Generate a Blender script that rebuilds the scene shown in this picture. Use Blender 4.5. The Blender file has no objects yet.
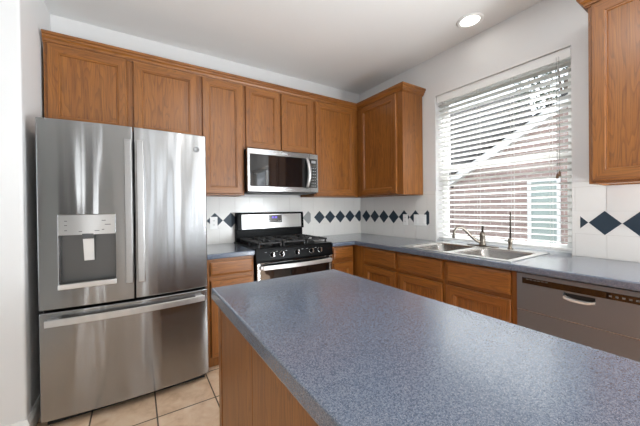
import bpy, bmesh, math, random
from mathutils import Vector, Matrix
random.seed(7)
scene = bpy.context.scene
COL = scene.collection
PI = math.pi

# ------------------------------------------------------------------ camera
R_ = Vector((0.8451174, -0.534456, -0.01154825))
U_ = Vector((0.01287861, -0.00124117, 0.9999163))
F_ = Vector((0.5344256, 0.84519539, -0.00583412))
cam_data = bpy.data.cameras.new('camera')
cam = bpy.data.objects.new('camera', cam_data)
COL.objects.link(cam)
M = Matrix.Identity(4)
for i in range(3):
    M[i][0], M[i][1], M[i][2] = R_[i], U_[i], -F_[i]
M[0][3], M[1][3], M[2][3] = -2.51093786, -2.91248406, 1.26273802
cam.matrix_world = M
cam_data.sensor_width = 36.0
cam_data.sensor_fit = 'HORIZONTAL'
cam_data.lens = 287.33422 * 36.0 / 640.0
cam_data.shift_x = (320 - 318.0878) / 640.0
cam_data.shift_y = (208.6832 - 213) / 640.0
cam_data.clip_start = 0.02
scene.camera = cam

# ------------------------------------------------------------------ exposure, sky, sun, added fill lamps
scene.view_settings.view_transform = 'Standard'
scene.view_settings.look = 'None'
scene.view_settings.exposure = -0.06
scene.view_settings.gamma = 1.0
scene.view_settings.use_curve_mapping = False

world = bpy.data.worlds.new('world')
scene.world = world
world.use_nodes = True
wn = world.node_tree.nodes
wl = world.node_tree.links
wn.clear()
wo = wn.new('ShaderNodeOutputWorld')
wb = wn.new('ShaderNodeBackground')
wb.inputs['Color'].default_value = (0.86, 0.93, 1.0, 1)
wb.inputs['Strength'].default_value = 2.6
wl.new(wb.outputs[0], wo.inputs[0])

sun_d = bpy.data.lights.new('sun', 'SUN')
sun_d.energy = 17.0
sun_d.angle = math.radians(3)
sun_d.color = (.97, .985, 1.0)
sun = bpy.data.objects.new('sun', sun_d)
COL.objects.link(sun)
sun.rotation_euler = Vector((-0.6, 0.3, -1.0)).to_track_quat('-Z', 'Y').to_euler()


def area_light(name, loc, direction, sx, sy, power, color=(1, 1, 1)):
    d = bpy.data.lights.new(name, 'AREA')
    d.shape = 'RECTANGLE'
    d.size, d.size_y = sx, sy
    d.energy = power
    d.color = color
    o = bpy.data.objects.new(name, d)
    COL.objects.link(o)
    o.location = loc
    o.rotation_euler = Vector(direction).to_track_quat('-Z', 'Z').to_euler()
    return o


# fill lamps added at invented openings behind the viewer, in place of daylight
REAR_Y = -7.4
LEFT_X = -6.6
ADDED_REAR_WIN = [(-6.2, -5.4), (-4.36, -4.18), (-3.9, -3.2), (-2.45, -2.12), (-1.95, -1.16), (-1.0, -.16)]  # invented openings, spaced to streak the refrigerator's reflection
SHADED = (0, 2)  # rear openings dimmed by an added cloth
ADDED_SIDE_WIN = (-6.7, -5.2)  # invented opening for light from behind on the right
for (a_, b_), rad in zip(ADDED_REAR_WIN[1:2] + ADDED_REAR_WIN[3:], (6.0, 3.2, 1.1, 1.8)):
    area_light('fill_rear', (.5 * (a_ + b_), REAR_Y + .01, 1.34), (0, 1, 0), b_ - a_ - .02, 2.48, rad * PI * (b_ - a_ - .02) * 2.48, (.95, .98, 1))
area_light('fill_right', (-.03, -3.72, 1.1), (-.55, 1, .75), .7, 1.7, 185, (.88, .95, 1))  # main fill lamp, aimed to brighten the kitchen
area_light('fill_far', (LEFT_X + .03, -3.5, 1.3), (1, 0, .8), 1.9, 1.9, 14, (.92, .965, 1))  # weak fill lamp added at the far left wall
area_light('fill_side', (-.03, -5.95, 1.45), (-1, 0, .6), 1.4, 1.9, 15, (.92, .965, 1))  # fill lamp added for the bright right edge of the refrigerator


# ------------------------------------------------------------------ materials
def lin(c):
    c = c / 255.0
    return c / 12.92 if c <= 0.04045 else ((c + 0.055) / 1.055) ** 2.4


def rgb(r, g, b):
    return (lin(r), lin(g), lin(b), 1.0)


class Mat:
    def __init__(self, name):
        self.m = bpy.data.materials.new(name)
        self.m.use_nodes = True
        self.n = self.m.node_tree.nodes
        self.l = self.m.node_tree.links
        self.n.clear()
        self.out = self.n.new('ShaderNodeOutputMaterial')
        self.p = self.n.new('ShaderNodeBsdfPrincipled')
        self.l.new(self.p.outputs[0], self.out.inputs[0])

    def new(self, t, **kw):
        n = self.n.new(t)
        for k, v in kw.items():
            setattr(n, k, v)
        return n

    def link(self, a, b):
        self.l.new(a, b)

    def coords(self, scale=(1, 1, 1), loc=(0, 0, 0), rnd=0.0):
        tc = self.new('ShaderNodeTexCoord')
        src = tc.outputs['Object']
        if rnd:
            oi = self.new('ShaderNodeObjectInfo')
            mul = self.new('ShaderNodeMath', operation='MULTIPLY')
            mul.inputs[1].default_value = rnd
            self.link(oi.outputs['Random'], mul.inputs[0])
            ad = self.new('ShaderNodeVectorMath', operation='ADD')
            self.link(src, ad.inputs[0])
            self.link(mul.outputs[0], ad.inputs[1])
            src = ad.outputs[0]
        mp = self.new('ShaderNodeMapping')
        mp.inputs['Scale'].default_value = scale
        mp.inputs['Location'].default_value = loc
        self.link(src, mp.inputs[0])
        return mp.outputs[0]

    def noise(self, vec, scale, detail=3, rough=.5, dist=0.0):
        n = self.new('ShaderNodeTexNoise')
        n.inputs['Scale'].default_value = scale
        n.inputs['Detail'].default_value = detail
        n.inputs['Roughness'].default_value = rough
        n.inputs['Distortion'].default_value = dist
        self.link(vec, n.inputs['Vector'])
        return n.outputs['Fac']

    def ramp(self, fac, stops, interp='LINEAR'):
        r = self.new('ShaderNodeValToRGB')
        r.color_ramp.interpolation = interp
        e = r.color_ramp.elements
        while len(e) > 1:
            e.remove(e[-1])
        e[0].position, e[0].color = stops[0]
        for pos, c in stops[1:]:
            x = e.new(pos)
            x.color = c
        self.link(fac, r.inputs[0])
        return r.outputs[0]

    def mix(self, fac, a, b, mode='MIX'):
        n = self.new('ShaderNodeMix', data_type='RGBA', blend_type=mode)
        for sock, v in ((n.inputs[0], fac), (n.inputs[6], a), (n.inputs[7], b)):
            if hasattr(v, 'is_linked'):
                self.link(v, sock)
            else:
                sock.default_value = v
        return n.outputs[2]

    def math(self, op, a, b=0.0):
        n = self.new('ShaderNodeMath', operation=op)
        for s, v in zip(n.inputs, (a, b)):
            if hasattr(v, 'is_linked'):
                self.link(v, s)
            else:
                s.default_value = v
        return n.outputs[0]

    def bump(self, h, strength, dist=.01):
        b = self.new('ShaderNodeBump')
        b.inputs['Strength'].default_value = strength
        b.inputs['Distance'].default_value = dist
        self.link(h, b.inputs['Height'])
        self.link(b.outputs[0], self.p.inputs['Normal'])

    def set(self, **kw):
        for k, v in kw.items():
            s = self.p.inputs[k.replace('_', ' ')]
            if hasattr(v, 'is_linked'):
                self.link(v, s)
            else:
                s.default_value = v
        return self


def simple(name, col, rough=.5, metal=0.0, **kw):
    m = Mat(name)
    m.set(Base_Color=col, Roughness=rough, Metallic=metal, **kw)
    return m.m


def paint(name, col, bump=.05):
    m = Mat(name)
    v = m.coords()
    n = m.noise(v, 1.3, 2)
    c = m.mix(n, tuple(x * .97 for x in col[:3]) + (1,), tuple(min(1, x * 1.03) for x in col[:3]) + (1,))
    m.set(Base_Color=c, Roughness=.65)
    m.bump(m.noise(v, 160, 2), bump, .003)
    return m.m


def oak(name, axis, light, mid, dark, rough=.38):
    """oak stain with open grain running along the given axis"""
    m = Mat(name)
    s = [1, 1, 1]
    s['xyz'.index(axis)] = .10
    v = m.coords(tuple(s), rnd=23.0)
    broad = m.noise(v, 8.5, 2, .5, .25)
    ring = m.math('FRACT', m.math('MULTIPLY', broad, 20.0))
    s2 = [1, 1, 1]
    s2['xyz'.index(axis)] = .022
    v2 = m.coords(tuple(s2), rnd=23.0)
    pores = m.noise(v2, 210, 4, .65)
    streak = m.noise(v2, 26, 4, .6)
    base = m.ramp(streak, [(.3, mid), (.7, light)])
    ringc = m.ramp(ring, [(0, (0, 0, 0, 1)), (.55, (.10, .10, .10, 1)), (.9, (.75, .75, .75, 1)), (1, (0, 0, 0, 1))])
    c1 = m.mix(m.math('MULTIPLY', ringc, .55), base, dark)
    pore = m.ramp(pores, [(.36, (1, 1, 1, 1)), (.5, (0, 0, 0, 1))])
    c2 = m.mix(m.math('MULTIPLY', pore, .55), c1, dark)
    m.set(Base_Color=c2, Roughness=rough, Coat_Weight=.1, Coat_Roughness=.25)
    m.bump(pores, .06, .002)
    return m.m


OL, OM, OD = rgb(154, 97, 38), rgb(131, 77, 27), rgb(80, 43, 13)
OAK = {a: oak('oak_' + a, a, OL, OM, OD) for a in 'xyz'}
OAKS = [OAK['z'], OAK['x'], OAK['y']]      # slots: 0 vertical grain, 1 along x, 2 along y


def stainless(name, col, rough=.24, wave=0.0, aniso=.8):
    m = Mat(name)
    v = m.coords((.6, .6, 45))
    br = m.noise(v, 14, 3, .6)
    m.set(Base_Color=m.mix(br, tuple(x * .94 for x in col[:3]) + (1,), col), Metallic=1.0,
          Roughness=m.math('ADD', m.math('MULTIPLY', br, .08), rough - .04), Anisotropic=aniso)
    m.p.inputs['Anisotropic Rotation'].default_value = .25
    t = m.new('ShaderNodeTangent', direction_type='RADIAL', axis='Z')
    m.link(t.outputs[0], m.p.inputs['Tangent'])
    if wave:
        w = m.noise(m.coords((1, 1, .13)), 8, 1, .4)
        m.bump(w, wave, .05)
    return m.m


STEEL = stainless('brushed_stainless', rgb(160, 160, 160), .19, .15, 1.0)
STEEL_FLAT = stainless('stainless_trim', rgb(168, 167, 166), .25)
STEEL_DARK = simple('stainless_satin', rgb(112, 113, 116), .36, .4)
HANDLE = simple('satin_handle', rgb(206, 206, 206), .3, .75)
SINK_STEEL = simple('sink_stainless', rgb(176, 173, 170), .24, 1.0)
NICKEL = simple('brushed_nickel', rgb(128, 120, 110), .28, 1.0)
BRONZE = simple('dark_bronze', rgb(62, 56, 50), .35, .9)
BLACK_GLOSS = simple('black_enamel', rgb(8, 8, 9), .3, 0.0, Specular_IOR_Level=.06)
BLACK_GLASS = simple('black_glass', rgb(14, 14, 16), .05, 0.0, Coat_Weight=1.0)
BLACK_MATTE = simple('black_plastic', rgb(22, 22, 23), .5)
IRON = simple('cast_iron', rgb(26, 26, 27), .55)
GREY_DARK = simple('dark_grey_plastic', rgb(70, 70, 71), .45)
GREY_MID = simple('grey_plastic', rgb(140, 141, 142), .4)
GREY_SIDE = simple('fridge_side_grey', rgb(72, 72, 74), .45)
GREY_LIGHT = simple('light_grey_plastic', rgb(190, 190, 190), .4)
DARK_GAP = simple('dark_gasket', rgb(12, 12, 12), .7)
WHITE_PLASTIC = simple('white_plastic', rgb(248, 248, 246), .35)
WHITE_TRIM = simple('white_vinyl', rgb(240, 240, 238), .4)
WALL = paint('wall_paint', rgb(221, 220, 219))
CEIL = paint('ceiling_paint', rgb(238, 238, 237), .12)
BASEB = simple('baseboard_paint', rgb(232, 231, 228), .4)
TILE_W = simple('white_tile', rgb(231, 229, 225), .22)
TILE_D = simple('slate_blue_tile', rgb(44, 58, 70), .45, 0.0, Specular_IOR_Level=.3)
TILE_G = simple('grey_tile', rgb(150, 152, 152), .25)
GROUT = simple('grout', rgb(212, 208, 202), .8)
DISPLAY = Mat('display_digits')
DISPLAY.set(Base_Color=(.05, .03, .2, 1), Emission_Color=(.25, .18, 1, 1), Emission_Strength=1.0)
DISPLAY = DISPLAY.m
ICON = simple('panel_marks', rgb(92, 93, 94), .5)
WHITE_MARK = simple('white_marks', rgb(170, 172, 172), .5)
TASSEL = simple('wooden_tassel', rgb(110, 82, 58), .5)
CORD = simple('blind_cord', rgb(205, 203, 198), .8)


def laminate():
    m = Mat('blue_grey_laminate')
    v = m.coords()
    n1 = m.noise(v, 480, 2, .6)
    n2 = m.noise(v, 260, 2, .6)
    n3 = m.noise(v, 560, 1, .5)
    c = m.ramp(n2, [(.34, rgb(64, 76, 94)), (.5, rgb(89, 100, 118)), (.66, rgb(112, 121, 136))])
    c = m.mix(m.ramp(n1, [(.36, (1, 1, 1, 1)), (.44, (0, 0, 0, 1))]), c, rgb(60, 70, 88))
    c = m.mix(m.ramp(n3, [(.60, (0, 0, 0, 1)), (.68, (1, 1, 1, 1))]), c, rgb(146, 149, 158))
    m.set(Base_Color=c, Roughness=.22, IOR=1.5, Coat_Weight=.65, Coat_Roughness=.16, Coat_IOR=1.6)
    return m.m


LAM = laminate()


def floor_tile():
    m = Mat('beige_floor_tile')
    v = m.coords((1, 1, 1), (2.42, .92, 0))
    b = m.new('ShaderNodeTexBrick', offset=0.0, squash=1.0)
    b.inputs['Scale'].default_value = 1.0
    b.inputs['Brick Width'].default_value = .34
    b.inputs['Row Height'].default_value = .34
    b.inputs['Mortar Size'].default_value = .0045
    b.inputs['Mortar Smooth'].default_value = .15
    b.inputs['Bias'].default_value = 0
    b.inputs['Color1'].default_value = (1, 1, 1, 1)
    b.inputs['Color2'].default_value = (.9, .9, .9, 1)
    b.inputs['Mortar'].default_value = (1, 1, 1, 1)
    m.link(v, b.inputs['Vector'])
    n = m.noise(v, 9, 5, .65, .4)
    c = m.ramp(n, [(.3, rgb(205, 170, 138)), (.5, rgb(227, 196, 165)), (.7, rgb(236, 212, 186))])
    c = m.mix(1.0, c, b.outputs['Color'], 'MULTIPLY')
    c = m.mix(b.outputs['Fac'], c, rgb(84, 68, 55))
    m.set(Base_Color=c, Roughness=.35)
    m.bump(m.math('SUBTRACT', 1.0, b.outputs['Fac']), .4, .004)
    return m.m


def brick_mat():
    m = Mat('house_brick')
    tc = m.new('ShaderNodeTexCoord')
    sep = m.new('ShaderNodeSeparateXYZ')
    com = m.new('ShaderNodeCombineXYZ')
    m.link(tc.outputs['Object'], sep.inputs[0])
    m.link(sep.outputs['Y'], com.inputs[0])
    m.link(sep.outputs['Z'], com.inputs[1])
    b = m.new('ShaderNodeTexBrick')
    b.inputs['Scale'].default_value = 1.0
    b.inputs['Brick Width'].default_value = .215
    b.inputs['Row Height'].default_value = .075
    b.inputs['Mortar Size'].default_value = .007
    b.inputs['Color1'].default_value = rgb(152, 130, 124)
    b.inputs['Color2'].default_value = rgb(132, 113, 108)
    b.inputs['Mortar'].default_value = rgb(168, 160, 154)
    m.link(com.outputs[0], b.inputs['Vector'])
    m.set(Base_Color=b.outputs['Color'], Roughness=.9)
    return m.m


def shingle_mat():
    m = Mat('roof_shingle')
    n = m.noise(m.coords((1, 6, 6)), 6, 4)
    m.set(Base_Color=m.ramp(n, [(.3, rgb(30, 31, 33)), (.7, rgb(46, 46, 48))]), Roughness=.95)
    return m.m


def grass_mat():
    m = Mat('lawn')
    n = m.noise(m.coords(), 30, 4)
    m.set(Base_Color=m.ramp(n, [(.3, rgb(56, 60, 48)), (.7, rgb(84, 86, 70))]), Roughness=.95)
    return m.m


def leaf_mat():
    m = Mat('tree_leaf')
    n = m.noise(m.coords(), 4, 3)
    m.set(Base_Color=m.ramp(n, [(.3, rgb(36, 52, 40)), (.7, rgb(66, 80, 62))]), Roughness=.7)
    return m.m


def slat_mat():
    m = Mat('white_blind_slat')
    d = m.new('ShaderNodeBsdfDiffuse')
    d.inputs[0].default_value = rgb(240, 240, 238)
    t = m.new('ShaderNodeBsdfTranslucent')
    t.inputs[0].default_value = rgb(238, 238, 236)
    g = m.new('ShaderNodeBsdfGlossy')
    g.inputs['Roughness'].default_value = .35
    mx = m.new('ShaderNodeMixShader')
    mx.inputs[0].default_value = .75
    m.link(d.outputs[0], mx.inputs[1])
    m.link(t.outputs[0], mx.inputs[2])
    mx2 = m.new('ShaderNodeMixShader')
    mx2.inputs[0].default_value = .04
    m.link(mx.outputs[0], mx2.inputs[1])
    m.link(g.outputs[0], mx2.inputs[2])
    m.link(mx2.outputs[0], m.out.inputs[0])
    return m.m


def glass_mat(name, tint):
    m = Mat(name)
    t = m.new('ShaderNodeBsdfTransparent')
    t.inputs[0].default_value = tint
    g = m.new('ShaderNodeBsdfGlossy')
    g.inputs['Roughness'].default_value = .02
    f = m.new('ShaderNodeLayerWeight')
    mx = m.new('ShaderNodeMixShader')
    m.link(m.math('ADD', m.math('MULTIPLY', m.math('POWER', f.outputs['Facing'], 5.0), .9), .03), mx.inputs[0])
    m.link(t.outputs[0], mx.inputs[1])
    m.link(g.outputs[0], mx.inputs[2])
    m.link(mx.outputs[0], m.out.inputs[0])
    return m.m


def shade_mat():
    m = Mat('dimming_cloth')
    t = m.new('ShaderNodeBsdfTranslucent')
    t.inputs[0].default_value = rgb(190, 190, 188)
    d = m.new('ShaderNodeBsdfDiffuse')
    d.inputs[0].default_value = rgb(225, 224, 220)
    mx = m.new('ShaderNodeMixShader')
    mx.inputs[0].default_value = .5
    m.link(d.outputs[0], mx.inputs[1])
    m.link(t.outputs[0], mx.inputs[2])
    m.link(mx.outputs[0], m.out.inputs[0])
    return m.m


SHADE = shade_mat()
FLOOR = floor_tile()
BRICK = brick_mat()
SHINGLE = shingle_mat()
GRASS = grass_mat()
LEAF = leaf_mat()
BARK = simple('bark', rgb(92, 78, 66), .9)
SLAT = slat_mat()
GLASS = glass_mat('window_glass', (.985, .985, .985, 1))
HOUSE_GLASS = simple('house_window_glass', rgb(146, 158, 154), .4, 0.0, Specular_IOR_Level=.1)
HOUSE_TRIM = simple('house_white_trim', rgb(205, 205, 205), .6)
LENS = Mat('lamp_lens')
LENS.set(Base_Color=(1, 1, 1, 1), Emission_Color=(1, .95, .86, 1), Emission_Strength=4.0)
LENS = LENS.m

# ------------------------------------------------------------------ mesh helpers
ORIGIN = {}


class MB:
    """collects shapes, in room coordinates, and links them as ONE mesh object"""

    def __init__(self):
        self.bm = bmesh.new()

    def quad(self, pts, mat=0, smooth=False):
        f = self.bm.faces.new([self.bm.verts.new(p) for p in pts])
        f.material_index = mat
        f.smooth = smooth
        return f

    def box(self, x0, x1, y0, y1, z0, z1, mat=0, bevel=0.0, seg=2):
        x0, x1 = sorted((x0, x1)); y0, y1 = sorted((y0, y1)); z0, z1 = sorted((z0, z1))
        r = bmesh.ops.create_cube(self.bm, size=1.0)
        for v in r['verts']:
            v.co = Vector((x0 + (v.co.x + .5) * (x1 - x0), y0 + (v.co.y + .5) * (y1 - y0), z0 + (v.co.z + .5) * (z1 - z0)))
        fs = set(f for v in r['verts'] for f in v.link_faces)
        for f in fs:
            f.material_index = mat
        if bevel:
            es = set(e for v in r['verts'] for e in v.link_edges)
            bmesh.ops.bevel(self.bm, geom=list(es), offset=bevel, segments=seg, affect='EDGES', profile=.5, material=mat)
        return self

    def prism(self, pts, d, mat=0, smooth=False):
        """pts: closed 3d outline, d: extrusion vector"""
        d = Vector(d)
        a = [self.bm.verts.new(p) for p in pts]
        b = [self.bm.verts.new(Vector(p) + d) for p in pts]
        n = len(pts)
        fs = [self.bm.faces.new(a), self.bm.faces.new(b[::-1])]
        for i in range(n):
            f = self.bm.faces.new([a[i], b[i], b[(i + 1) % n], a[(i + 1) % n]])
            f.smooth = smooth
            fs.append(f)
        for f in fs:
            f.material_index = mat
        return self

    def tube(self, path, r, seg=10, mat=0, flat=None):
        """round tube along a path; r may be a list; flat=(w,h) gives an elliptical section"""
        path = [Vector(p) for p in path]
        n = len(path)
        rs = r if isinstance(r, (list, tuple)) else [r] * n
        rings = []
        prev = None
        for i, p in enumerate(path):
            t = (path[min(i + 1, n - 1)] - path[max(i - 1, 0)]).normalized()
            ref = prev if prev is not None else (Vector((0, 0, 1)) if abs(t.z) < .9 else Vector((1, 0, 0)))
            a = (ref - t * ref.dot(t)).normalized()
            prev = a
            b = t.cross(a)
            rings.append([self.bm.verts.new(p + (a * math.cos(2 * PI * k / seg) + b * math.sin(2 * PI * k / seg)) * rs[i]) for k in range(seg)])
        for i in range(n - 1):
            for k in range(seg):
                f = self.bm.faces.new([rings[i][k], rings[i][(k + 1) % seg], rings[i + 1][(k + 1) % seg], rings[i + 1][k]])
                f.smooth = True
                f.material_index = mat
        for ring in (rings[0][::-1], rings[-1]):
            f = self.bm.faces.new(ring)
            f.material_index = mat
        return self

    def lathe(self, prof, o, axis=(0, 0, 1), seg=24, mat=0):
        """prof: (radius, height) pairs turned about the axis through o"""
        ax = Vector(axis).normalized()
        ref = Vector((1, 0, 0)) if abs(ax.x) < .9 else Vector((0, 1, 0))
        a = (ref - ax * ref.dot(ax)).normalized()
        b = ax.cross(a)
        o = Vector(o)
        rings = []
        for r, h in prof:
            if r < 1e-6:
                rings.append([self.bm.verts.new(o + ax * h)])
            else:
                rings.append([self.bm.verts.new(o + ax * h + (a * math.cos(2 * PI * k / seg) + b * math.sin(2 * PI * k / seg)) * r) for k in range(seg)])
        for i in range(len(rings) - 1):
            A, B = rings[i], rings[i + 1]
            for k in range(seg):
                k2 = (k + 1) % seg
                if len(A) == 1 and len(B) == 1:
                    continue
                if len(A) == 1:
                    vs = [A[0], B[k2], B[k]]
                elif len(B) == 1:
                    vs = [A[k], A[k2], B[0]]
                else:
                    vs = [A[k], A[k2], B[k2], B[k]]
                f = self.bm.faces.new(vs)
                f.smooth = True
                f.material_index = mat
        for ring, rev in ((rings[0], True), (rings[-1], False)):
            if len(ring) > 1:
                f = self.bm.faces.new(ring[::-1] if rev else ring)
                f.material_index = mat
        return self

    def cells(self, us, vs, keep, w0, w1, axis='z', mat=0):
        """slab between w0 and w1 made of the cells (i, j) that keep() accepts: holes and L shapes"""
        def P(u, v, w):
            return {'z': (u, v, w), 'y': (u, w, v), 'x': (w, u, v)}[axis]
        vt = {}

        def V(i, j, k):
            key = (i, j, k)
            if key not in vt:
                vt[key] = self.bm.verts.new(P(us[i], vs[j], (w0, w1)[k]))
            return vt[key]
        nu, nv = len(us) - 1, len(vs) - 1
        K = lambda i, j: 0 <= i < nu and 0 <= j < nv and keep(.5 * (us[i] + us[i + 1]), .5 * (vs[j] + vs[j + 1]))
        for i in range(nu):
            for j in range(nv):
                if not K(i, j):
                    continue
                fs = [[V(i, j, k), V(i + 1, j, k), V(i + 1, j + 1, k), V(i, j + 1, k)] for k in (0, 1)]
                for (di, dj, e) in ((-1, 0, ((i, j), (i, j + 1))), (1, 0, ((i + 1, j), (i + 1, j + 1))), (0, -1, ((i, j), (i + 1, j))), (0, 1, ((i, j + 1), (i + 1, j + 1)))):
                    if not K(i + di, j + dj):
                        fs.append([V(*e[0], 0), V(*e[1], 0), V(*e[1], 1), V(*e[0], 1)])
                for q in fs:
                    self.bm.faces.new(q).material_index = mat
        return self

    def sweep(self, path, prof, mat_of=None):
        """profile (outward offset, z) swept along a plan path, mitred; outward is right of travel"""
        n = len(path)
        rings = []
        for i, (x, y) in enumerate(path):
            ns = []
            for a, b in ((i - 1, i), (i, i + 1)):
                if 0 <= a and b < n:
                    d = Vector((path[b][0] - path[a][0], path[b][1] - path[a][1])).normalized()
                    ns.append(Vector((d.y, -d.x)))
            m = ns[0] if len(ns) == 1 else (ns[0] + ns[1]) / (1 + ns[0].dot(ns[1]))
            rings.append([self.bm.verts.new((x + m.x * o, y + m.y * o, z)) for o, z in prof])
        k = len(prof)
        for i in range(n - 1):
            mi = mat_of[i] if mat_of else 0
            for j in range(k):
                f = self.bm.faces.new([rings[i][j], rings[i + 1][j], rings[i + 1][(j + 1) % k], rings[i][(j + 1) % k]])
                f.material_index = mi
        self.bm.faces.new(rings[0])
        self.bm.faces.new(rings[-1][::-1])
        return self

    def build(self, name, mats, parent=None, bevel=0.0, seg=2, angle=40):
        bmesh.ops.recalc_face_normals(self.bm, faces=self.bm.faces[:])
        off = ORIGIN.get(parent.name, Vector()) if parent else Vector()
        if parent is not None and off.length:
            bmesh.ops.translate(self.bm, vec=-off, verts=self.bm.verts[:])
        me = bpy.data.meshes.new(name)
        self.bm.to_mesh(me)
        self.bm.free()
        for m in (mats if isinstance(mats, (list, tuple)) else [mats]):
            me.materials.append(m)
        o = bpy.data.objects.new(name, me)
        COL.objects.link(o)
        if parent is not None:
            o.parent = parent
            ORIGIN[o.name] = off
        if bevel:
            b = o.modifiers.new('bevel', 'BEVEL')
            b.width = bevel
            b.segments = seg
            b.limit_method = 'ANGLE'
            b.angle_limit = math.radians(angle)
        return o


def tag(o, label, cat, group=None):
    o['label'] = label
    o['category'] = cat
    if group:
        o['group'] = group
    return o


def thing(name, label, cat, loc, group=None):
    o = bpy.data.objects.new(name, None)
    o.empty_display_size = .05
    COL.objects.link(o)
    o.location = loc
    ORIGIN[o.name] = Vector(loc)
    return tag(o, label, cat, group)


def struct(o, label=None):
    o['kind'] = 'structure'
    if label:
        o['label'] = label
    return o


# ------------------------------------------------------------------ room shell
H = 2.742
XL = -3.039          # face of the stub wall beside the refrigerator
YW = -.703           # end of that wall
WY0, WY1, WZ0, WZ1 = -2.181, -1.131, .914, 2.344

struct(MB().box(-3.6, .16, -4.6, .12, -.06, 0).build('floor', FLOOR), 'beige square ceramic floor tiles with dark grout')
mb = MB().cells([LEFT_X, -3.601, .16], [REAR_Y, -4.601, .12], lambda u, v: u < -3.6 or v < -4.6, -.06, 0, 'z')
struct(mb.build('floor', paint('carpet', rgb(196, 193, 188), .3)), 'pale grey carpet assumed for neutral bounce in the unseen adjoining room')  # unseen floor, made grey so its bounce stays neutral
struct(MB().box(LEFT_X, .16, REAR_Y, .12, H, H + .08).build('ceiling', CEIL), 'pale grey painted ceiling')
struct(MB().box(LEFT_X, .16, 0, .12, 0, H).build('wall_back', WALL), 'off-white wall behind the range and refrigerator')
struct(MB().box(LEFT_X + .05, XL, YW, -.001, 0, H).build('wall_left', WALL, bevel=.012, seg=3), 'off-white wall end beside the refrigerator')
mb = MB()
mb.cells([REAR_Y, ADDED_SIDE_WIN[0], ADDED_SIDE_WIN[1], -5.05, -3.35, WY0, WY1, 0], [0, .06, .45, .8735, 2.2, WZ1, 2.45, H],
         lambda u, v: not ((WY0 < u < WY1 and .87 < v < WZ1) or (ADDED_SIDE_WIN[0] < u < ADDED_SIDE_WIN[1] and .45 < v < 2.45)
                       or (-5.05 < u < -3.35 and .06 < v < 2.2)), 0, .16, 'x')
struct(mb.build('wall_right', WALL), 'off-white wall with the kitchen window')
mb = MB()
us = sorted([LEFT_X, .16] + [x for w in ADDED_REAR_WIN for x in w])
mb.cells(us, [0, .08, 2.6, H], lambda u, v: not (.08 < v < 2.6 and any(a < u < b for a, b in ADDED_REAR_WIN)), REAR_Y - .12, REAR_Y, 'y')
struct(mb.build('wall_rear', WALL), 'off-white wall behind the viewer')
mb = MB().cells([REAR_Y, -4.5, -2.5, .12], [0, .3, 2.3, H], lambda u, v: not (-4.5 < u < -2.5 and .3 < v < 2.3), LEFT_X - .12, LEFT_X, 'x')
struct(mb.build('wall_far', WALL), 'off-white wall of the adjoining room, far left')
mb = MB().cells([-4.5, -4.44, -3.53, -3.47, -2.56, -2.5], [.3, .36, 2.24, 2.3],
                lambda u, v: not (.36 < v < 2.24 and (-4.44 < u < -3.53 or -3.47 < u < -2.56)), LEFT_X - .09, LEFT_X - .04, 'x')
struct(mb.build('window_9', WHITE_TRIM), 'added white framed window, far left, holding a fill lamp')  # unseen window put in to hold the far fill lamp


def baseboard(name, path, label):
    prof = [(0, .001), (.014, .001), (.014, .075), (.010, .088), (.006, .095), (.005, .105), (0, .105)]
    return struct(MB().sweep(path, prof).build(name, BASEB), label)


baseboard('baseboard_left', [(LEFT_X + .06, YW), (XL, YW), (XL, -.01)][::-1][::-1], 'white baseboard round the wall end beside the refrigerator')

# window in the right wall: vinyl single-hung
win = bpy.data.objects.new('window_1', None)
COL.objects.link(win)
win.location = (.12, -1.656, .92)
ORIGIN[win.name] = Vector(win.location)
struct(win, 'white vinyl single-hung window above the sink')
mb = MB()
fy0, fy1, fz0, fz1 = WY0 + .002, WY1 - .002, WZ0 + .016, WZ1 - .002
FW = .03
mb.cells([fy0, fy0 + FW, fy1 - FW, fy1], [.875, .935, fz1 - FW, fz1],
         lambda u, v: not (fy0 + FW < u < fy1 - FW and .935 < v < fz1 - FW), .11, .158, 'x')
struct(mb.build('window_frame', WHITE_TRIM, win, bevel=.003))
for nm, za, zb, xa in (('sash', .935, 1.635, .112), ('sash', 1.60, fz1 - FW, .134)):
    mb = MB()
    a, b = fy0 + FW, fy1 - FW
    mb.cells([a, a + .025, b - .025, b], [za, za + .035, zb - .035, zb], lambda u, v: not (a + .025 < u < b - .025 and za + .035 < v < zb - .035), xa, xa + .021, 'x')
    s = struct(mb.build(nm, WHITE_TRIM, win, bevel=.002))
    struct(MB().box(xa + .009, xa + .013, a + .023, b - .023, za + .033, zb - .033).build('pane', GLASS, s))
# invented windows and doors behind the viewer, shaping light and refrigerator reflections
for i, (a, b) in enumerate(ADDED_REAR_WIN):
    mb = MB()
    mid = .5 * (a + b)
    mb.cells([a, a + .04, b - .04, b], [.08, .12, 2.56, 2.6], lambda u, v: not (a + .04 < u < b - .04 and .12 < v < 2.56), REAR_Y - .09, REAR_Y - .03, 'y')
    w_ = struct(mb.build('window_%d' % (i + 2), WHITE_TRIM), 'invented white framed window behind the viewer')
    if i in SHADED:
        struct(MB().box(a + .006, b - .006, REAR_Y - .026, REAR_Y - .022, .09, 2.59).build('dimming_shade', SHADE, w_))  # cloth added to dim this opening

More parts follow.
